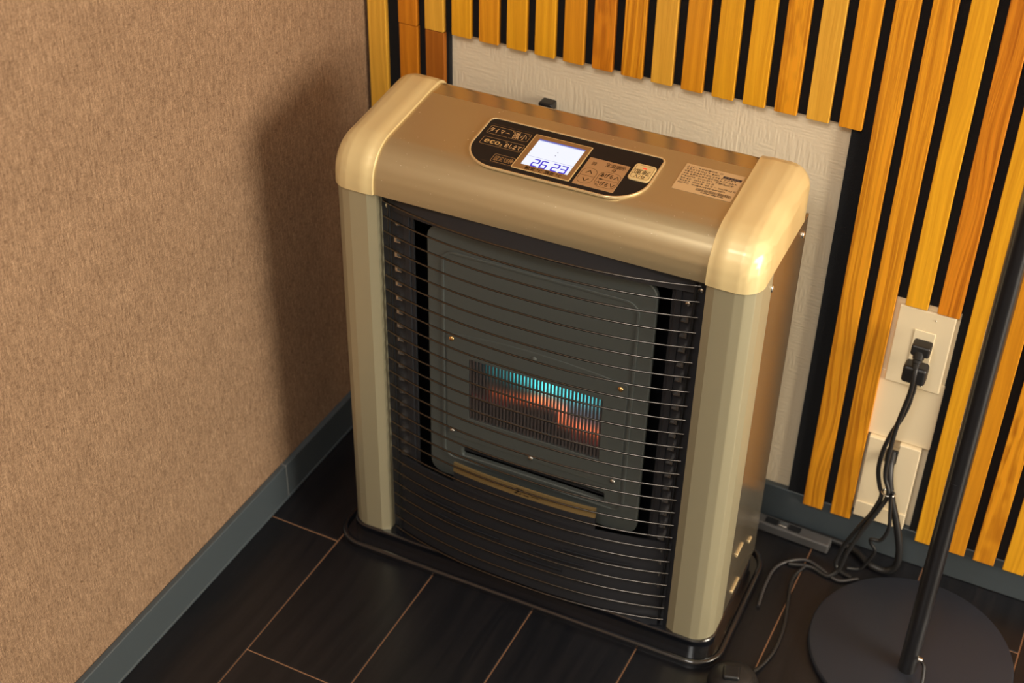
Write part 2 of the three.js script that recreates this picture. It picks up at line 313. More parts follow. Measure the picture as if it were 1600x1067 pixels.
// bowed wire grille
const bow = (x, z0, z1) => z0 + (z1 - z0) * (1 - Math.pow(Math.abs(x) / 0.1985, 2.4));
{
  const pts = []; for (let i = 0; i <= 24; i++) { const x = -0.1985 + 0.397 * i / 24; pts.push([x, 0, bow(x, 0.0905, 0.1175)]); }
  const g = tube(pts, 0.00125, 44, 6);
  for (let k = 0; k < 26; k++) part('grille_wire', g, mWire, heater).position.y = 0.5665 - 0.02124 * k;
  const rod = new THREE.CylinderGeometry(0.0019, 0.0019, 0.545, 8);
  const tab = merge([box(-0.0016, 0.0016, -0.004, 0.004, -0.004, 0.0035), box(-0.007, 0.0016, -0.004, -0.0026, -0.004, 0.0035)]);
  for (const s of [-1, 1]) {
    part('support_rod', rod, mBlack, heater).position.set(s * 0.1925, 0.303, 0.0885);
    for (let k = 2; k < 23; k++) { const t = part('bracket_tab', tab, mSteel, heater); t.position.set(s * 0.1855, 0.5565 - 0.02124 * k, 0.0835); if (s < 0) t.rotation.y = Math.PI; }
    const scr = new THREE.SphereGeometry(0.0034, 12, 8);
    for (const y of [0.534, 0.556]) { const m = part('screw', scr, mSteel, heater); m.position.set(s * (y > 0.55 ? 0.197 : 0.184), y, 0.0835); m.scale.z = 0.5; }
  }
}
function curved(x0, x1, y0, y1, z0, z1, th, lean = 0) {   // panel bowed forward like the wires
  const rows = [], n = 20, front = [], back = [];
  const line = (y, dz) => { const r = []; for (let i = 0; i <= n; i++) { const x = x0 + (x1 - x0) * i / n; r.push([x, y, bow(x, z0, z1) + dz]); } return r; };
  rows.push(line(y0, -th), line(y0, 0), line(y1, lean), line(y1, lean - th), line(y0, -th));
  return toCreasedNormals(surface(rows, true), 0.6);
}
{ // fire side behind the grille
  const hole = roundedRect(-0.164, 0.164, 0.128, 0.547, 0.004), fr = roundedRect(-XI, XI, YB, 0.576, 0.001); fr.holes.push(hole);
  const g = slab(fr, 0.004, 0); g.translate(0, 0, 0.0775);
  const frame = part('inner_frame', g, mInner, heater);
  const rib = rbox(0.008, 0.52, 0.003, 0.0012, 1); for (const s of [-1, 1]) { part('rib', rib, mInner, frame).position.set(s * 0.172, 0.31, 0.0825); }
  part('fire_chamber', merge([box(-XI, XI, YB, 0.576, -0.070, -0.066), box(-XI, XI, 0.572, 0.576, -0.066, 0.0775), box(-XI, -XI + 0.003, YB, 0.572, -0.066, 0.0775), box(XI - 0.003, XI, YB, 0.572, -0.066, 0.0775), box(-XI, XI, YB, YB + 0.003, -0.066, 0.0775)]), mInner, heater);
  part('burner_box', merge([box(-0.13, 0.13, 0.20, 0.44, 0.02, 0.0725)]), mInner, heater);
  part('header_bar', curved(-0.1975, 0.1975, 0.552, 0.575, 0.0835, 0.100, 0.004, -0.004), mInner, heater);
  part('lower_panel', curved(-0.197, 0.197, 0.030, 0.166, 0.0835, 0.1095, 0.003, -0.001), mInner, heater);
  const low = heater.children[heater.children.length - 1];
  for (const [a, b, y] of [[-0.125, -0.03, 0.098], [-0.02, 0.06, 0.080], [0.02, 0.09, 0.098], [-0.15, -0.09, 0.118], [0.06, 0.15, 0.118]]) part('louvre', curved(a, b, y - 0.003, y + 0.003, 0.0838, 0.1098, 0.002, 0.003), mInner, low);
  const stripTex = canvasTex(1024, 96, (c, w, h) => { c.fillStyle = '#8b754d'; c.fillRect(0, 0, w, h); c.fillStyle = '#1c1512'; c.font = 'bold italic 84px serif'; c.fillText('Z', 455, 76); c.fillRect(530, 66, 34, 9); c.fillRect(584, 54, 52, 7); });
  part('riser', curved(-0.1, 0.1, 0.1645, 0.1888, 0.0835, 0.1107, 0.003, -0.001), mInner, heater);
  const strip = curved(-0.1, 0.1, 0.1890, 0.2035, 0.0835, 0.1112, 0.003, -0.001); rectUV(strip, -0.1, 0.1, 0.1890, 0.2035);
  part('name_strip', strip, M({ map: stripTex, roughness: 0.3, metalness: 0.35 }), heater);  // gold of a reflection put into the strip's even base colour
  // pressed plate with the burner window and a draught slot
  const ps = roundedRect(-0.147, 0.147, 0.154, 0.545, 0.020); ps.holes.push(roundedRect(-0.0905, 0.0905, 0.2635, 0.3595, 0.001)); ps.holes.push(roundedRect(-0.1, 0.1, 0.197, 0.2105, 0.003));
  const pg = slab(ps, 0.006, 0.0018, 6); pg.translate(0, 0, 0.0735);
  const plate = part('radiant_plate', pg, mPlate, heater);
  const ring = (x0, x1, y0, y1, r, t) => { const a = roundedRect(x0, x1, y0, y1, r); a.holes.push(roundedRect(x0 + t, x1 - t, y0 + t, y1 - t, Math.max(0.001, r - t))); return a; };
  let rg = slab(ring(-0.128, 0.128, 0.186, 0.514, 0.018, 0.004), 0.0022, 0.0009, 6); rg.translate(0, 0, 0.0790); part('embossed_rib', rg, mPlate, plate);
  rg = new THREE.Shape(); rg.moveTo(-0.121, 0.226); rg.lineTo(0.121, 0.226); rg.lineTo(0.121, 0.388); rg.quadraticCurveTo(0.12, 0.393, 0.115, 0.393); rg.quadraticCurveTo(0, 0.407, -0.115, 0.393); rg.quadraticCurveTo(-0.12, 0.393, -0.121, 0.388); rg.closePath();
  rg.holes.push(roundedRect(-0.0905, 0.0905, 0.2635, 0.3595, 0.001)); rg = slab(rg, 0.0016, 0.0005, 6); rg.translate(0, 0, 0.0793); const cover = part('burner_cover', rg, mPlate, plate);
  const dome = new THREE.SphereGeometry(0.0036, 14, 10);
  for (const [x, y, m] of [[-0.114, 0.3845, mBrass], [0.112, 0.3845, mBrass], [-0.114, 0.2355, mSteel], [0.111, 0.236, mSteel], [-0.0015, 0.391, mPlate], [-0.002, 0.2305, mSteel]]) { const d = part('screw', dome, m, plate); d.position.set(x, y, 0.0808); d.scale.z = 0.7; }
  // burning ceramic tile behind upright fins
  const G = (x, s) => Math.exp(-x * x / (2 * s * s));
  const fire = tex(256, 128, (u, v0) => {
    const v = 1 - v0, edgeT = 0.02; let r = 0, g = 0, b = 0;
    const teal = (0.22 + 0.9 * G(u - 0.58, 0.13) + 0.35 * G(u - 0.32, 0.14) + 0.45 * G(u - 0.9, 0.18)) * (u > 0.12 ? 1 : u / 0.12 * 0.6) * Math.min(1, v / edgeT) * G(Math.max(0, v - 0.10), 0.13 - 0.02 * u);
    r += teal * 0.30; g += teal * 0.82; b += teal * 0.84;
    const grey = 0.30 * G(u - 0.85, 0.16) * G(v - 0.38, 0.16); r += grey * 0.9; g += grey * 0.9; b += grey;
    const yl = 0.47 + 0.02 * u - 0.12 * G(u - 0.6, 0.14), l = (0.55 + 0.5 * G(u - 0.55, 0.12)) * G(v - yl, 0.075) * (u > 0.10 && u < 0.74 ? 1 : 0) * Math.min(1, (u - 0.10) / 0.08);
    const yr = 0.60 + 0.08 * (u - 0.8), q = 0.75 * G(v - yr, 0.085) * (u > 0.66 ? 1 : 0);
    const lo = 0.28 * G(v - 0.63, 0.04) * (u < 0.30 ? 1 - u : 0) + 0.25 * G(v - 0.80, 0.04) * (u > 0.78 ? 1 : 0), o = l + q;
    r += o * 0.95 + lo * 0.8; g += o * 0.40 + lo * 0.18; b += o * 0.20 + lo * 0.18;
    return [r, g, b];
  }, true);
  fire.wrapS = fire.wrapT = THREE.ClampToEdgeWrapping;
  const tile = new THREE.PlaneGeometry(0.181, 0.096); tile.translate(0, 0.3115, 0.0750);
  const burner = part('burner_flame', merge([tile]), M({ rgb: [0.05, 0.045, 0.045], roughness: 0.9, emissive: new THREE.Color(1, 1, 1), emissiveMap: fire, emissiveIntensity: 1.5 }), heater);
  const fin = box(-0.0012, 0.0012, 0.264, 0.359, 0.0768, 0.0796), mFin = M({ rgb: [0.13, 0.115, 0.115], roughness: 0.5, metalness: 0.5 });
  for (let i = 0; i < 38; i++) part('fin', fin, mFin, burner).position.x = -0.0885 + i * 0.177 / 37;
  const pane = box(-0.0895, 0.0895, 0.2645, 0.3585, 0.0802, 0.0806);
  part('glass_pane', pane, M({ rgb: [1, 1, 1], transmission: 1, thickness: 0, roughness: 0.05 }), burner);
  const fl = new THREE.RectAreaLight(new THREE.Color().setRGB(0.9, 0.7, 0.6), 0.25, 0.16, 0.06); fl.position.set(0, 0.32, 0.083); fl.lookAt(0, 0.32, 1); heater.add(fl);
}

// ------------------------------------------------------------------ printed faces: stroke glyphs on a 10 x 10 grid
const SAY = [[.5, 1, 4, 1], [0, 2.7, 4.5, 2.7], [.5, 4.3, 4, 4.3], [.5, 5.8, 4, 5.8], [.7, 7.3, 3.8, 7.3, 3.8, 9.7, .7, 9.7, .7, 7.3]];
const GLYPH = {
  'タ': [[4, 0, 1, 5], [3.5, 1.5, 8, 1.5, 7, 5, 2, 10], [3, 4, 6.5, 7]], 'イ': [[7, 0, 4, 4, 1, 6], [5, 4, 5, 10]], 'マ': [[1, 1.5, 9, 1.5, 5, 6.5], [3, 4.5, 6.5, 8.5]], 'ー': [[1, 5, 9, 5]],
  '微': [[2.5, 0, .5, 2.5], [2.5, 3, .5, 5.5], [1.8, 5, 1.8, 10], [4, 1, 4, 3, 6.5, 3, 6.5, 1], [5.2, 0, 5.2, 3], [3.5, 4.5, 7, 4.5], [4.2, 5.5, 4.2, 8, 3.5, 10], [4.2, 5.5, 6.3, 5.5, 6.3, 9.5], [8.2, 0, 7.2, 3], [7.5, 2.5, 10, 2.5], [9.2, 2.5, 7, 10], [7.5, 4, 10, 10]],
  '小': [[5, 0, 5, 9.5, 4, 9], [2.5, 3, .8, 7], [7.5, 3, 9.5, 7]], 'お': [[1, 2.5, 6, 2.5], [3.5, .5, 3.5, 9, 1.5, 8.5, 1.5, 7, 5, 5, 8, 5.5, 8.5, 8, 6, 9.5], [7.5, 1.5, 9.5, 3.5]],
  'し': [[3, 0, 3, 7.5, 4.5, 9.5, 7, 9.5, 9, 7]], 'え': [[4, .5, 6.5, 1.5], [1.5, 3.5, 8, 3.5, 1.5, 9.5, 4.5, 6.5, 5.5, 9.5, 9.5, 9.5]], 'て': [[.5, 2, 9.5, 1.5, 5.5, 4, 4.5, 7, 6, 9, 8, 9.5]],
  '設': [...SAY, [6, .5, 6, 2.5, 5, 4], [6, .5, 8.5, .5, 8.5, 3.5, 10, 3.5], [5.2, 5.3, 9.2, 5.3, 7.5, 8, 5, 10], [5.8, 6.3, 10, 10]],
  '定': [[5, 0, 5, 1.5], [.8, 3.2, .8, 1.5, 9.2, 1.5, 9.2, 3.2], [2.5, 4, 7.5, 4], [5, 4, 5, 9], [5, 6.3, 8, 6.3], [3, 5.5, 2.5, 8, .5, 10], [2.5, 8, 5, 9.4, 9.5, 9.6]],
  '切': [[.3, 3.5, 4.5, 2.8], [2, .5, 2, 8, 4.3, 7], [5, 1.5, 9.3, 1.5, 9, 8.5, 8, 9.7, 7, 9], [7, 1.5, 6.5, 6, 4.5, 10]],
  '換': [[0, 2.5, 3.5, 2.5], [1.8, 0, 1.8, 9.5, .8, 9], [0, 6.5, 3.5, 5], [6, 0, 4.3, 2.5], [5.8, 1, 8.5, 1, 7.5, 2.7], [4.8, 2.7, 9.5, 2.7, 9.5, 6], [4.8, 2.7, 4.8, 6], [6.3, 3, 5.8, 5.3], [7.7, 3, 8.3, 5.3], [4, 6.3, 10, 6.3], [7, 4, 7, 6.3, 4, 10], [7, 6.5, 10, 10]],
  '現': [[0, 1, 4, 1], [0, 5, 4, 5], [2, 1, 2, 8.5], [0, 9, 4, 8], [5.3, .5, 9, .5, 9, 6, 5.3, 6, 5.3, .5], [5.3, 2.3, 9, 2.3], [5.3, 4.2, 9, 4.2], [6.3, 6, 6, 8, 4.3, 10], [8, 6, 8, 9.3, 10, 9.3, 10, 8]],
  '在': [[.5, 2, 9.5, 2], [4, 0, 2.5, 4, 0, 6.5], [2.3, 4.5, 2.3, 10], [4, 5.5, 9, 5.5], [6.5, 3.5, 6.5, 9.3], [3.8, 9.3, 9.8, 9.3]],
  '時': [[.5, 1, 3.5, 1, 3.5, 9, .5, 9, .5, 1], [.5, 5, 3.5, 5], [5, 1.5, 9.5, 1.5], [7.2, 0, 7.2, 3.8], [4.5, 3.8, 10, 3.8], [4.5, 6, 10, 6], [8.5, 4.3, 8.5, 9.7, 7.3, 9.3], [5.5, 7, 6.5, 8.5]],
  '室': [[5, 0, 5, 1.3], [.5, 3, .5, 1.3, 9.5, 1.3, 9.5, 3], [2, 3.5, 8, 3.5], [4.5, 3.5, 3, 5.5, 7.5, 5.3], [6.5, 4.5, 8.3, 6], [2, 7.3, 8, 7.3], [5, 5.8, 5, 9.6], [.5, 9.6, 9.5, 9.6]],
  '温': [[1, .5, 2.2, 1.8], [.3, 3.3, 1.7, 4.5], [.3, 9.5, 2.5, 6], [4, .5, 8.8, .5, 8.8, 4.5, 4, 4.5, 4, .5], [4, 2.5, 8.8, 2.5], [3.5, 6, 9.3, 6, 9.3, 9.5], [3.5, 6, 3.5, 9.5], [5.4, 6, 5.4, 9.5], [7.3, 6, 7.3, 9.5], [2.5, 9.5, 10, 9.5]],
  '調': [...SAY, [5.5, .5, 5.5, 7, 4.7, 10], [5.5, .5, 10, .5, 10, 9.7, 9, 9.5], [6.5, 2.3, 9, 2.3], [7.8, 1.2, 7.8, 4], [6.3, 4, 9.2, 4], [6.5, 5.5, 9, 5.5, 9, 8, 6.5, 8, 6.5, 5.5]],
  '節': [[1.5, 0, .5, 2], [1.3, 1, 4.5, 1], [6.5, 0, 5.5, 2], [6.3, 1, 9.5, 1], [.8, 3, 4.3, 3, 4.3, 6, .8, 6], [.8, 3, .8, 9.5, 4.5, 8.5], [.8, 4.5, 4.3, 4.5], [6, 3.5, 9.3, 3.5, 9.3, 7.5, 8.3, 7.3], [6, 3.5, 6, 10]],
  '分': [[4, 0, .5, 5], [6, 0, 9.5, 5], [2.3, 5, 7.8, 5, 7.3, 9.5, 6, 9], [4.7, 5, 4, 8, 1.5, 10]],
  'あ': [[1, 2, 8, 2], [4, .3, 4, 6, 5, 9.5], [7, 3.5, 4, 8.5, 1.5, 9, 1.5, 6.5, 5, 4.5, 8.5, 5.3, 9, 8, 6, 9.8]],
  'げ': [[1.5, .5, 1, 6, 1.8, 9.5], [3.5, 3, 9, 3], [7, 1, 7, 6, 5, 9.8], [8, 0, 8.6, 1.3], [9.3, 0, 10, 1.3]], 'る': [[2, 1, 7.5, 1, 1.5, 6.5, 5, 4.8, 8.5, 6, 8.5, 8.5, 6, 9.8, 3.7, 9, 4.5, 7.7, 6, 9.3]],
  'さ': [[1, 3, 9, 2.5], [4.5, .3, 7.5, 6], [2, 6.5, 2.5, 9, 5, 9.8, 7.5, 9.5]],
  '運': [[.8, .8, 2, 2], [.3, 4, 2, 4, 2, 7.5, .3, 9.5], [2, 7.8, 4, 9.5, 10, 9.6], [3.3, 2, 3.3, .5, 9.5, .5, 9.5, 2], [4, 2, 9, 2], [4.2, 3.5, 8.7, 3.5, 8.7, 6.3, 4.2, 6.3, 4.2, 3.5], [4.2, 5, 8.7, 5], [3.3, 7.5, 9.7, 7.5], [6.4, 1, 6.4, 8.8]],
  '転': [[.3, 1.3, 4.7, 1.3], [.6, 2.8, 4.3, 2.8, 4.3, 6, .6, 6, .6, 2.8], [.6, 4.4, 4.3, 4.4], [0, 7.5, 5, 7.5], [2.5, 0, 2.5, 10], [6, 1.5, 9.5, 1.5], [5.3, 4, 10, 4], [7.3, 4, 5.8, 9, 9, 8.2], [8.2, 6, 9.8, 10]],
  '入': [[3, .5, 5, .5, 5, 3, .5, 9.8], [5, 3, 9.7, 9.8]], '年': [[2.5, 0, .8, 3], [2, 1.5, 9, 1.5], [2.2, 4, 8.8, 4], [2.2, 4, 2.2, 7], [.3, 7, 9.8, 7], [5.5, 1.5, 5.5, 10]],
  '月': [[2.5, .5, 2.5, 6, 1, 10], [2.5, .5, 8.5, .5, 8.5, 9.8, 7.3, 9.3], [2.5, 3.5, 8.5, 3.5], [2.5, 6.3, 8.5, 6.3]],
};
// a drawing surface in metres over x0..x1 (right) and s0..s1 (towards the reader)
const PX = 9000;
function sheet(x0, x1, s0, s1, draw) {
  return canvasTex(Math.round((x1 - x0) * PX), Math.round((s1 - s0) * PX), (c, w, h) => {
    c.lineCap = 'round'; c.lineJoin = 'round';
    const X = (x) => (x - x0) * PX, Y = (s) => (s - s0) * PX;
    draw({
      c, fill: (col) => { c.fillStyle = col; c.fillRect(0, 0, w, h); },
      line: (pts, col, lw) => { c.strokeStyle = col; c.lineWidth = lw * PX; c.beginPath(); pts.forEach(([x, s], i) => (i ? c.lineTo(X(x), Y(s)) : c.moveTo(X(x), Y(s)))); c.stroke(); },
      rect: (a, b, s, t, col) => { c.fillStyle = col; c.fillRect(X(a), Y(s), (b - a) * PX, (t - s) * PX); },
      round: (a, b, s, t, r, col, lw, fill) => { c.beginPath(); c.roundRect(X(a), Y(s), (b - a) * PX, (t - s) * PX, r * PX); if (fill) { c.fillStyle = fill; c.fill(); } if (lw) { c.strokeStyle = col; c.lineWidth = lw * PX; c.stroke(); } },
      glyphs: (str, x, s, cw, ch, col, lw, gap = 0.12) => { c.strokeStyle = col; c.lineWidth = lw * PX; [...str].forEach((g, i) => { const bx = x + i * cw; for (const p of GLYPH[g] || []) { c.beginPath(); for (let k = 0; k < p.length; k += 2) { const px = X(bx + p[k] / 10 * cw * (1 - gap)), py = Y(s + p[k + 1] / 10 * ch); k ? c.lineTo(px, py) : c.moveTo(px, py); } c.stroke(); } }); },
      text: (str, x, s, size, col, stretch = 1, font = 'bold') => { c.save(); c.translate(X(x), Y(s)); c.scale(stretch, 1); c.fillStyle = col; c.font = font + ' ' + (size * PX) + 'px sans-serif'; c.fillText(str, 0, 0); c.restore(); },
    });
  });
}
function printed(mapX0, mapX1, s0, s1, shape, depth, bevel, texture, opt) {   // slab lying on the top panel: shape drawn in (x, -s)
  const g = slab(shape, depth, bevel, 8); rectUV(g, mapX0, mapX1, -s1, -s0); return [g, M({ map: texture, ...opt })];
}
{
  // everything here lies on the sloping top: local x right, y up the slope, z out of the panel
  const tilt = Math.atan(0.09);
  const onTop = (m, lift) => { m.rotation.x = -Math.PI / 2 + tilt; m.position.set(0, 0.6405 + lift, 0); return m; };
  const A = [-0.109, 0.108, -0.0225, 0.0690];
  const gold = '#d8b07a';
  const field = sheet(...A, (d) => {
    d.fill('#0e0808');
    d.line([[-0.106, -0.0117], [-0.0515, -0.0117]], '#5a4028', 0.0004); d.line([[-0.0862, 0.0605], [-0.0472, 0.0605]], '#5a4028', 0.0004);
    d.round(-0.1035, -0.0515, -0.0078, 0.0082, 0.0022, '#a88455', 0.0006); d.line([[-0.0765, 0.0074], [-0.0755, 0.0088]], '#0e0808', 0.0012);
    d.round(-0.1020, -0.0500, 0.0153, 0.0304, 0.0022, '#a88455', 0.0006);
    d.round(-0.0745, -0.0480, 0.0435, 0.0587, 0.0022, '#a88455', 0.0006);
    d.glyphs('タイマー', -0.1022, -0.0045, 0.0066, 0.0095, gold, 0.0009); d.glyphs('微小', -0.0722, -0.0055, 0.0095, 0.0118, gold, 0.0008);
    d.text('eco', -0.0990, 0.0268, 0.0125, '#c9a468', 1.0); d.text('2', -0.0782, 0.0282, 0.0062, '#c9a468', 1.0);
    d.glyphs('おしえて', -0.0724, 0.0190, 0.0053, 0.0085, gold, 0.0009);
    d.glyphs('設定切換', -0.0722, 0.0465, 0.0059, 0.0092, '#a07a4a', 0.0007);
    for (const [x, s] of [[-0.0748, -0.0060], [-0.0545, -0.0052], [-0.0738, 0.0172]]) d.rect(x, x + 0.0015, s, s + 0.0012, '#c9a468');
    for (const [x, s] of [[-0.0725, -0.0060], [-0.0718, 0.0172]]) d.rect(x, x + 0.0005, s, s + 0.0012, gold);
  });
  const shp = (a, b, s, t, r) => roundedRect(a, b, -t, -s, r);
  const outer = shp(-0.1115, 0.1105, -0.0250, 0.0715, [0.044, 0.044, 0.009, 0.009]), innerHole = shp(-0.1090, 0.1080, -0.0225, 0.0690, [0.0415, 0.0415, 0.0065, 0.0065]);
  const [fg, fm] = printed(...A, shp(...A, [0.0415, 0.0415, 0.0065, 0.0065]), 0.0012, 0, field, { roughness: 0.7 });
  const panel = onTop(part('control_panel', fg, fm, heater), 0.0001);
  outer.holes.push(innerHole); part('bezel', slab(outer, 0.0021, 0.0007, 10), mTrim, panel);
  // display: bronze frame, pale outline, lit screen
  const D = [-0.0475, 0.0245, -0.0112, 0.0608];
  const ft = sheet(...D, (d) => {
    d.fill('#9a7850'); d.round(D[0] + 0.0005, D[1] - 0.0005, D[2] + 0.0005, D[3] - 0.0005, 0.001, '#e2c58c', 0.0014);
    d.glyphs('設定', -0.0315, 0.0522, 0.0062, 0.0060, '#160c08', 0.0009); d.text('°C', -0.0180, 0.0582, 0.0070, '#160c08', 1, 'bold');
    d.glyphs('現在', -0.0075, 0.0522, 0.0062, 0.0060, '#160c08', 0.0009); d.text('°C', 0.0058, 0.0582, 0.0070, '#160c08', 1, 'bold');
  });
  const [dg, dm] = printed(...D, shp(...D, 0.001), 0.0018, 0.0003, ft, { roughness: 0.35, metalness: 0.2 }); part('display_frame', dg, dm, panel);
  const S = [-0.0393, 0.0182, -0.0030, 0.0505];
  const seg = { 0: 'abcdef', 2: 'abged', 3: 'abgcd', 6: 'afgecd' };
  const st = sheet(...S, (d) => {
    d.fill('#dfe4f2'); d.rect(S[0], S[1], S[2], S[2] + 0.0022, '#4a56a8'); d.rect(S[0], S[1], S[2] + 0.0022, S[2] + 0.0035, '#aab4de');
    d.line([[S[0], 0.0330], [S[1], 0.0330]], '#7f88b4', 0.0004); d.rect(-0.0094, -0.0082, 0.0144, 0.0156, '#2e3050'); d.rect(-0.0094, -0.0082, 0.0212, 0.0224, '#2e3050');
    const digit = (n, x) => { const w = 0.0068, t = 0.0368, h = 0.0133, P = { a: [[0, 0], [1, 0]], b: [[1, 0], [1, .5]], c: [[1, .5], [1, 1]], d: [[0, 1], [1, 1]], e: [[0, .5], [0, 1]], f: [[0, 0], [0, .5]], g: [[0, .5], [1, .5]] };
      for (const k of seg[n]) { const [p, q] = P[k], m = (z, a) => a + (z - a) * 0.84, cx = (p[0] + q[0]) / 2, cy = (p[1] + q[1]) / 2; d.line([[x + w * m(p[0], cx), t + h * m(p[1], cy)], [x + w * m(q[0], cx), t + h * m(q[1], cy)]], '#1512c0', 0.0019); } };
    digit(2, -0.0275); digit(6, -0.0172); digit(2, -0.0030); digit(3, 0.0072);
  });
  const sg = slab(shp(...S, 0.0004), 0.0021, 0, 2); rectUV(sg, S[0], S[1], -S[3], -S[2]);
  part('display_screen', sg, M({ rgb: [0.05, 0.05, 0.05], roughness: 0.25, emissive: new THREE.Color(1, 1, 1), emissiveMap: st, emissiveIntensity: 0.85 }), panel);
  const sl = new THREE.RectAreaLight(new THREE.Color().setRGB(0.9, 0.94, 1), 0.4, 0.055, 0.05); sl.position.set(-0.0105, -0.024, 0.003); sl.lookAt(-0.0105, -0.024, 1); panel.add(sl);
  // key plate
  const K = [0.0283, 0.0777, 0.0070, 0.0615];
  const kt = sheet(...K, (d) => {
    d.fill('#b89268'); const ink = '#1c100a';
    d.glyphs('時', 0.0352, 0.0140, 0.0056, 0.0066, ink, 0.0006); d.glyphs('室温調節', 0.0508, 0.0105, 0.0061, 0.0072, ink, 0.0006); d.glyphs('分', 0.0606, 0.0190, 0.0058, 0.0062, ink, 0.0007);
    d.round(0.0302, 0.0480, 0.0272, 0.0575, 0.0085, '#3c2817', 0.0005); d.line([[0.0302, 0.0424], [0.0480, 0.0424]], '#3c2817', 0.0005);
    d.round(0.0510, 0.0766, 0.0272, 0.0570, 0.0085, '#3c2817', 0.0005); d.line([[0.0600, 0.0424], [0.0766, 0.0424]], '#3c2817', 0.0005);
    d.line([[0.0355, 0.0372], [0.0388, 0.0320], [0.0424, 0.0372]], ink, 0.0011); d.line([[0.0362, 0.0475], [0.0396, 0.0528], [0.0430, 0.0475]], ink, 0.0011);
    d.glyphs('あげる', 0.0524, 0.0302, 0.0052, 0.0075, ink, 0.0008); d.line([[0.0692, 0.0378], [0.0720, 0.0318], [0.0748, 0.0378]], ink, 0.0010);
    d.glyphs('さげる', 0.0528, 0.0466, 0.0052, 0.0075, ink, 0.0008); d.line([[0.0694, 0.0470], [0.0722, 0.0530], [0.0750, 0.0470]], ink, 0.0010);
    d.line([[0.0545, 0.0424], [0.0565, 0.0424]], ink, 0.0022); d.line([[0.0560, 0.0424], [0.0590, 0.0424]], ink, 0.0010);
  });
  const [kg, km] = printed(...K, shp(...K, 0.0012), 0.0017, 0.0003, kt, { roughness: 0.4, metalness: 0.15 }); part('key_pad', kg, km, panel);
  const B = [0.0815, 0.1070, -0.0020, 0.0294];
  const bt = sheet(...B, (d) => {
    d.fill('#e0c68e'); d.round(0.0838, 0.1052, 0.0012, 0.0262, 0.003, '#7a6038', 0.0005);
    d.glyphs('運転', 0.0842, 0.0092, 0.0102, 0.0098, '#33210f', 0.0008); d.glyphs('入', 0.0878, 0.0202, 0.0052, 0.0052, '#33210f', 0.0007); d.line([[0.0934, 0.0252], [0.0950, 0.0202]], '#33210f', 0.0006); d.glyphs('切', 0.0956, 0.0202, 0.0052, 0.0052, '#33210f', 0.0007);
  });
  const [bg, bm] = printed(...B, shp(...B, 0.0045), 0.0030, 0.0008, bt, { roughness: 0.35 }); const btn = part('power_button', bg, bm, panel);
  part('indicator_lamp', rbox(0.0050, 0.0016, 0.0008, 0.0003, 1, 0.0945, -0.0062, 0.0031), M({ rgb: [0.5, 0.02, 0.01], roughness: 0.4, emissive: new THREE.Color(1, 0.05, 0.02), emissiveIntensity: 0.7 }), btn);
  // rating sticker
  const L = [0.1330, 0.2025, -0.0270, 0.0245], rr = rng(9);
  const lt = sheet(...L, (d) => {
    d.fill('#cfae80'); const ink = '#22120f';
    const marks = (x, s, n, cw = 0.0033, ch = 0.0028) => { for (let i = 0; i < n; i++) { const bx = x + i * cw; for (let k = 0; k < 4; k++) { const h = rr() < 0.55, a = rr(), b = rr() * 0.4; if (h) d.line([[bx + b * 0.002, s + a * ch], [bx + 0.0026, s + a * ch]], ink, 0.00048); else d.line([[bx + a * 0.0026, s], [bx + a * 0.0026, s + ch]], ink, 0.00042); } } };
    const row = (i) => -0.0235 + i * 0.00465;
    marks(0.1352, row(0), 3); d.text(':', 0.1457, row(0) + 0.0028, 0.0036, ink); marks(0.1490, row(0) + 0.0004, 8, 0.0027, 0.0022); d.round(0.1745, 0.1775, row(0), row(0) + 0.0028, 0.0013, ink, 0.0004);
    marks(0.1356, row(1), 8, 0.0036); marks(0.1660, row(1) + 0.0003, 3, 0.003, 0.0024);
    d.rect(0.1795, 0.2010, row(1) - 0.0004, row(1) + 0.0040, '#171428'); for (let i = 0; i < 5; i++) { d.line([[0.1812 + i * 0.0037, row(1) + 0.0006 + rr() * 0.001], [0.1835 + i * 0.0037, row(1) + 0.0006 + rr() * 0.001]], '#9a8a78', 0.0005); d.line([[0.1812 + i * 0.0037, row(1) + 0.0024], [0.1835 + i * 0.0037, row(1) + 0.0024]], '#9a8a78', 0.0005); }
    marks(0.1352, row(2), 2); marks(0.1425, row(2), 15, 0.0036); marks(0.1352, row(3), 2); marks(0.1432, row(3), 16, 0.0035);
    marks(0.1352, row(4), 5); d.text('0120-911-', 0.1545, row(4) + 0.0028, 0.0036, ink, 1.1); marks(0.1752, row(4), 8, 0.0026);
    marks(0.1352, row(5), 4); d.text('2014', 0.1510, row(5) + 0.0028, 0.0036, ink, 1.1); d.glyphs('年', 0.1605, row(5), 0.0034, 0.003, ink, 0.0004); d.text('03', 0.1658, row(5) + 0.0028, 0.0036, ink, 1.1); d.glyphs('月', 0.1718, row(5), 0.0034, 0.003, ink, 0.0004);
    marks(0.1352, row(6), 4); d.text('2020', 0.1510, row(6) + 0.0028, 0.0036, ink, 1.1); d.glyphs('年', 0.1605, row(6), 0.0034, 0.003, ink, 0.0004); d.text('03', 0.1658, row(6) + 0.0028, 0.0036, ink, 1.1); d.glyphs('月', 0.1718, row(6), 0.0034, 0.003, ink, 0.0004);
    d.text('—', 0.1765, row(6) + 0.0028, 0.0034, ink); d.text('2027', 0.1808, row(6) + 0.0028, 0.0036, ink, 1.1); d.glyphs('年', 0.1895, row(6), 0.0034, 0.003, ink, 0.0004); d.text('02', 0.1932, row(6) + 0.0028, 0.0036, ink, 1.1); d.glyphs('月', 0.1985, row(6), 0.0034, 0.003, ink, 0.0004);
    marks(0.1352, row(7), 4); marks(0.1515, row(7) + 0.0003, 15, 0.0026, 0.0022);
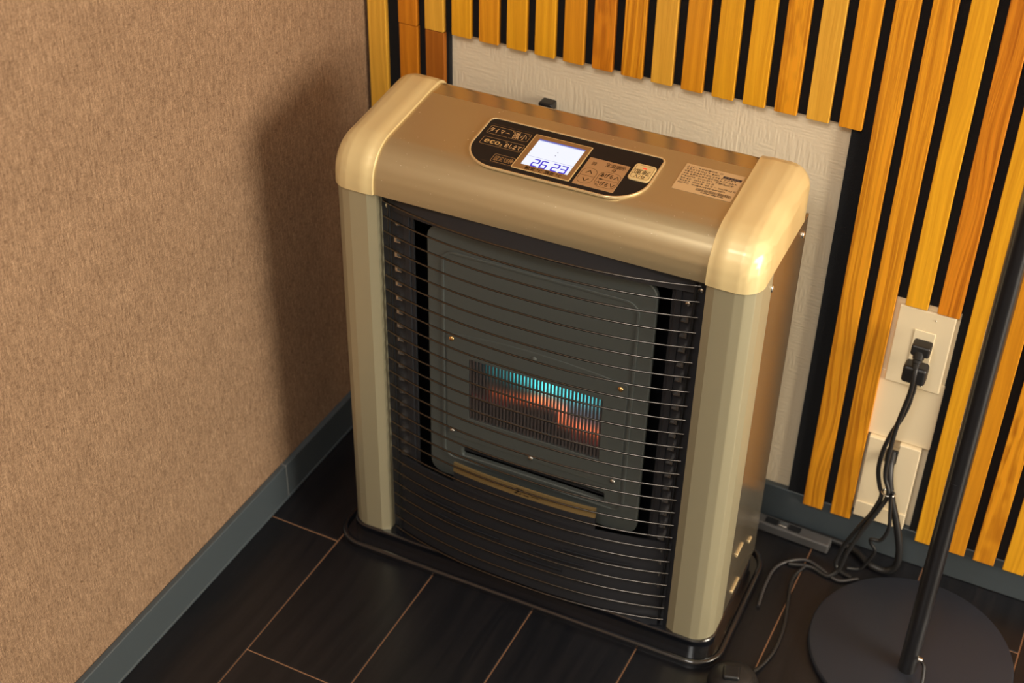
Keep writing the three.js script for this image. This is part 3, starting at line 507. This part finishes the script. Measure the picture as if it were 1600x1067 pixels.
    for (let x = 0.1590; x < 0.2000;) { const w = 0.0002 + rr() * 0.0005; d.rect(x, x + w, 0.0140, 0.0188, ink); x += w + 0.0002 + rr() * 0.0004; }
    marks(0.1660, 0.0197, 12, 0.0021, 0.0015);
  });
  const [lg, lm] = printed(...L, shp(...L, 0.0006), 0.0003, 0, lt, { roughness: 0.5 });
  onTop(part('rating_label', lg, lm, heater), 0.0002);
}

// ------------------------------------------------------------------ floor lamp
{
  const l = thing('floor_lamp', 'slim black floor lamp with round flat base right of the heater', 'floor lamp', [0.886, 0, 0.192]);
  const R = 0.132, prof = [[0, 0], [R - 0.002, 0], [R, 0.002], [R, 0.007], [R - 0.0015, 0.0095], [R - 0.005, 0.0108], [0, 0.0118]].map((p) => new THREE.Vector2(...p));
  const b = part('base', toCreasedNormals(new THREE.LatheGeometry(prof, 96), 0.5), mLampBase, l); b.position.set(-0.004, 0, -0.034);
  part('pole', new THREE.CylinderGeometry(0.0118, 0.0118, 0.328, 32), mLampPole, l).position.set(0, 0.011 + 0.164, 0);
  part('pole', new THREE.CylinderGeometry(0.0118, 0.0118, 1.12, 32), mLampPole, l).position.set(0, 0.3405 + 0.56, 0);
  part('joint_ring', new THREE.CylinderGeometry(0.0114, 0.0114, 0.006, 32), mLampPole, l).position.set(0, 0.3398, 0);
  part('grommet', new THREE.CylinderGeometry(0.0035, 0.0035, 0.006, 12).rotateZ(Math.PI / 2), mSteel, l).position.set(0.0130, 0.036, 0.002);
  part('cord', tube([[0.0120, 0.036, 0.002], [0.0190, 0.034, 0.006], [0.0225, 0.026, 0.016], [0.0250, 0.0145, 0.032], [0.031, 0.0140, 0.06], [0.036, 0.0135, 0.09], [0.040, 0.0120, 0.105], [0.046, 0.0035, 0.135], [0.06, 0.0030, 0.2]], 0.0024, 60, 8), mRubber, l);
  // shade high above the frame
  const sh = part('shade', new THREE.LatheGeometry([[0.17, 0], [0.1715, 0], [0.1215, 0.24], [0.12, 0.24], [0.17, 0]].map((p) => new THREE.Vector2(...p)), 48), M({ rgb: [0.02, 0.02, 0.022], roughness: 0.7 }), l); sh.position.set(0, 1.40, 0);
  part('shade_holder', merge([new THREE.CylinderGeometry(0.02, 0.02, 0.05, 24).translate(0, 1.46, 0), new THREE.BoxGeometry(0.27, 0.004, 0.006).translate(0, 1.60, 0), new THREE.CylinderGeometry(0.004, 0.004, 0.12, 12).translate(0, 1.54, 0)]), mLampPole, l);
}
{ // foot switch at the lower edge of the picture
  const f = thing('foot_switch', 'round black foot switch on the floor by the tray corner', 'switch', [0.692, 0, 0.312], 0.3);
  const prof = [[0, 0.024], [0.012, 0.0235], [0.022, 0.020], [0.030, 0.012], [0.033, 0.004], [0.033, 0], [0, 0]].map((p) => new THREE.Vector2(...p)).reverse();
  part('housing', new THREE.LatheGeometry(prof, 48), mRubber, f);
  part('button', rbox(0.022, 0.008, 0.022, 0.0035, 3, -0.004, 0.025, 0.003), mBlack, f);
  for (let i = 0; i < 5; i++) { const t = part('grip_rib', new THREE.TorusGeometry(0.0285 - i * 0.0016, 0.0013, 6, 20, 1.1), mRubber, f); t.rotation.set(-Math.PI / 2, 0, 0.1); t.position.y = 0.0125 + i * 0.0016; t.rotation.z = -0.6; }
  part('cord', tube([[0.018, 0.008, -0.026], [0.024, 0.0035, -0.045], [0.030, 0.003, -0.075], [0.028, 0.003, -0.125], [0.018, 0.003, -0.175], [0.012, 0.003, -0.215], [0.020, 0.003, -0.245]].map(([x, y, z]) => [x * 0.955 - z * 0.2955, y, z * 0.955 + x * 0.2955]), 0.0024, 80, 8), mRubber, f);
}

// ------------------------------------------------------------------ outlet, cable box, cords
{
  const o = thing('wall_outlet', 'cream double wall outlet plate among the slats', 'outlet', [0.789, 0.361, WB]);
  part('backing_plate', rbox(0.0905, 0.136, 0.0085, 0.001, 1, -0.001, -0.001, 0.0045), mPlastic, o);
  const pl = part('cover_plate', rbox(0.0715, 0.1205, 0.0055, 0.0022, 3, 0.0, 0.0, 0.0115), mPlastic, o);
  part('insert', rbox(0.0265, 0.0680, 0.0016, 0.0006, 2, 0.002, -0.004, 0.0146), M({ rgb: [0.88, 0.76, 0.53], roughness: 0.32 }), pl);
  for (const y of [0.052, -0.052]) { const s = part('screw', new THREE.SphereGeometry(0.0012, 8, 6), mSteel, pl); s.position.set(0.012, y - 0.002, 0.0145); }
}
{
  const c = thing('cable_box', 'cream plastic cable box under the wall outlet', 'cable box', [0.786, 0, WB]);
  part('duct', rbox(0.087, 0.108, 0.010, 0.001, 1, 0.0005, 0.262 - 0.002, 0.0053), mPlastic, c);
  const sh = new THREE.Shape(); sh.moveTo(-0.0345, 0.064); sh.lineTo(0.0345, 0.064); sh.lineTo(0.0345, 0.205); sh.lineTo(0.0065, 0.205); sh.lineTo(0.0065, 0.186); sh.lineTo(-0.0085, 0.186); sh.lineTo(-0.0085, 0.205); sh.lineTo(-0.0345, 0.205); sh.closePath();
  const g = slab(sh, 0.016, 0.001); g.translate(0, 0, 0.001);
  const cv = part('cover', g, mPlastic, c);
  part('lower_lid', rbox(0.069, 0.026, 0.0022, 0.0008, 2, 0, 0.0775, 0.0182), mPlastic, cv);
  part('slot_dark_block', rbox(0.0155, 0.022, 0.004, 0.001, 1, -0.001, 0.183, 0.0172), mRubber, cv);  // black block stands in for the dark inside of the cord slot
}
function cord(name, label, group, pts, r, plug) {
  const o = thing(name, label, 'cord', [0.79, 0, 0.02], 0, group);
  part('cable', tube(pts.map(([x, y, z]) => [x - 0.79, y, z - 0.02]), r, 110, 8), mRubber, o); if (plug) plug(o); return o;
}
cord('plug_lead', 'black cord from the slim upper plug in the outlet', 'cords at the outlet',
  [[0.7935, 0.372, 0.026], [0.795, 0.352, 0.040], [0.7945, 0.325, 0.040], [0.791, 0.295, 0.036], [0.787, 0.262, 0.033], [0.7855, 0.232, 0.032], [0.785, 0.2, 0.032], [0.787, 0.172, 0.032], [0.796, 0.150, 0.036], [0.790, 0.125, 0.043], [0.775, 0.085, 0.052], [0.763, 0.045, 0.060], [0.756, 0.012, 0.066], [0.745, 0.0030, 0.072], [0.72, 0.0030, 0.066], [0.69, 0.003, 0.074]], 0.0031,
  (o) => { const p = part('plug', rbox(0.0235, 0.0155, 0.019, 0.003, 3, 0.0045, 0.3850, 0.0055), mRubber, o); part('strain_relief', merge([new THREE.CylinderGeometry(0.0085, 0.0070, 0.010, 16).translate(0, 0.004, 0), new THREE.CylinderGeometry(0.0064, 0.0058, 0.004, 16).translate(0, -0.004, 0), new THREE.CylinderGeometry(0.0054, 0.0042, 0.007, 16).translate(0, -0.010, 0)]).rotateX(-0.5).translate(0.0038, 0.3740, 0.0125), mRubber, p); });
cord('plug_lead', 'black cord from the square lower plug in the outlet', 'cords at the outlet',
  [[0.7945, 0.345, 0.022], [0.7955, 0.318, 0.024], [0.7945, 0.295, 0.024], [0.7895, 0.268, 0.022], [0.781, 0.238, 0.022], [0.7755, 0.205, 0.024], [0.7755, 0.175, 0.026], [0.782, 0.152, 0.029], [0.7875, 0.142, 0.033], [0.783, 0.118, 0.040], [0.767, 0.078, 0.046], [0.754, 0.040, 0.049], [0.750, 0.010, 0.052], [0.757, 0.0031, 0.055], [0.776, 0.0031, 0.060]], 0.0031,
  (o) => { const p = part('plug', rbox(0.030, 0.0255, 0.021, 0.0045, 3, 0.0035, 0.3475, 0.0065), mRubber, o); part('strain_relief', rbox(0.0085, 0.024, 0.008, 0.002, 2, 0.0050, 0.3240, 0.0045), mRubber, p); });
cord('plug_lead', 'thick black cord hanging from the cable box slot to the floor', 'cords at the outlet',
  [[0.786, 0.190, 0.000], [0.788, 0.180, 0.014], [0.792, 0.165, 0.024], [0.801, 0.135, 0.028], [0.812, 0.105, 0.029], [0.821, 0.075, 0.029], [0.827, 0.045, 0.028], [0.826, 0.018, 0.027], [0.815, 0.006, 0.028], [0.792, 0.0055, 0.026], [0.77, 0.0055, 0.010], [0.752, 0.0055, 0.0045], [0.70, 0.0055, 0.0025], [0.66, 0.0055, 0.0020], [0.62, 0.0055, 0.0050]], 0.0050);
cord('plug_lead', 'thin black cord looping below the cable box', 'cords at the outlet',
  [[0.8005, 0.156, 0.043], [0.8045, 0.125, 0.043], [0.8075, 0.095, 0.042], [0.800, 0.070, 0.042], [0.788, 0.0665, 0.042], [0.789, 0.058, 0.040], [0.796, 0.045, 0.038], [0.789, 0.020, 0.038], [0.781, 0.003, 0.038], [0.765, 0.0030, 0.045]], 0.0026);
{ const t = thing('cable_tie', 'twist tie holding the black cords under the outlet', 'cable tie', [0.796, 0.150, 0.035]); part('band', new THREE.TorusGeometry(0.0085, 0.0014, 8, 24).rotateX(Math.PI / 2).scale(1, 1, 0.85), mSteel, t); }
{ const p = thing('power_strip', 'flat dark grey power strip on the floor behind the heater', 'power strip', [0.675, 0, 0.018], -0.035);
  part('housing', rbox(0.115, 0.016, 0.020, 0.003, 3, 0, 0.0082, 0), M({ rgb: [0.075, 0.075, 0.078], roughness: 0.4 }), p);
  for (const x of [-0.03, 0.004]) part('socket', rbox(0.018, 0.0012, 0.012, 0.0004, 1, x, 0.0164, 0), mBlack, p);
  part('rocker_switch', rbox(0.012, 0.003, 0.010, 0.001, 2, -0.013, 0.0172, 0), mSteel, p);
}
{ const l = thing('loose_cord', 'thin grey cord lying in a bow on the floor right of the tray', 'cord', [0.70, 0.003, 0.07]);
  part('cable', tube([[-0.022, 0.0, 0.10], [-0.026, 0, 0.06], [-0.024, 0, 0.020], [-0.012, 0, 0.000], [0.010, 0, -0.014], [0.036, 0, -0.006], [0.060, 0, 0.004], [0.085, 0.0, -0.012]], 0.0022, 70, 8), M({ rgb: [0.045, 0.043, 0.045], roughness: 0.4 }), l); }
{ const b = thing('wall_bracket', 'small black bracket with a screw on the wall behind the heater', 'bracket', [0.2575, 0.5725, WB]);
  part('body', rbox(0.020, 0.012, 0.018, 0.003, 2, 0, 0, 0.0092), mBlack, b); part('screw', new THREE.SphereGeometry(0.003, 12, 8), mSteel, b).position.set(0.002, -0.001, 0.0185); }

renderer.render(scene, camera);
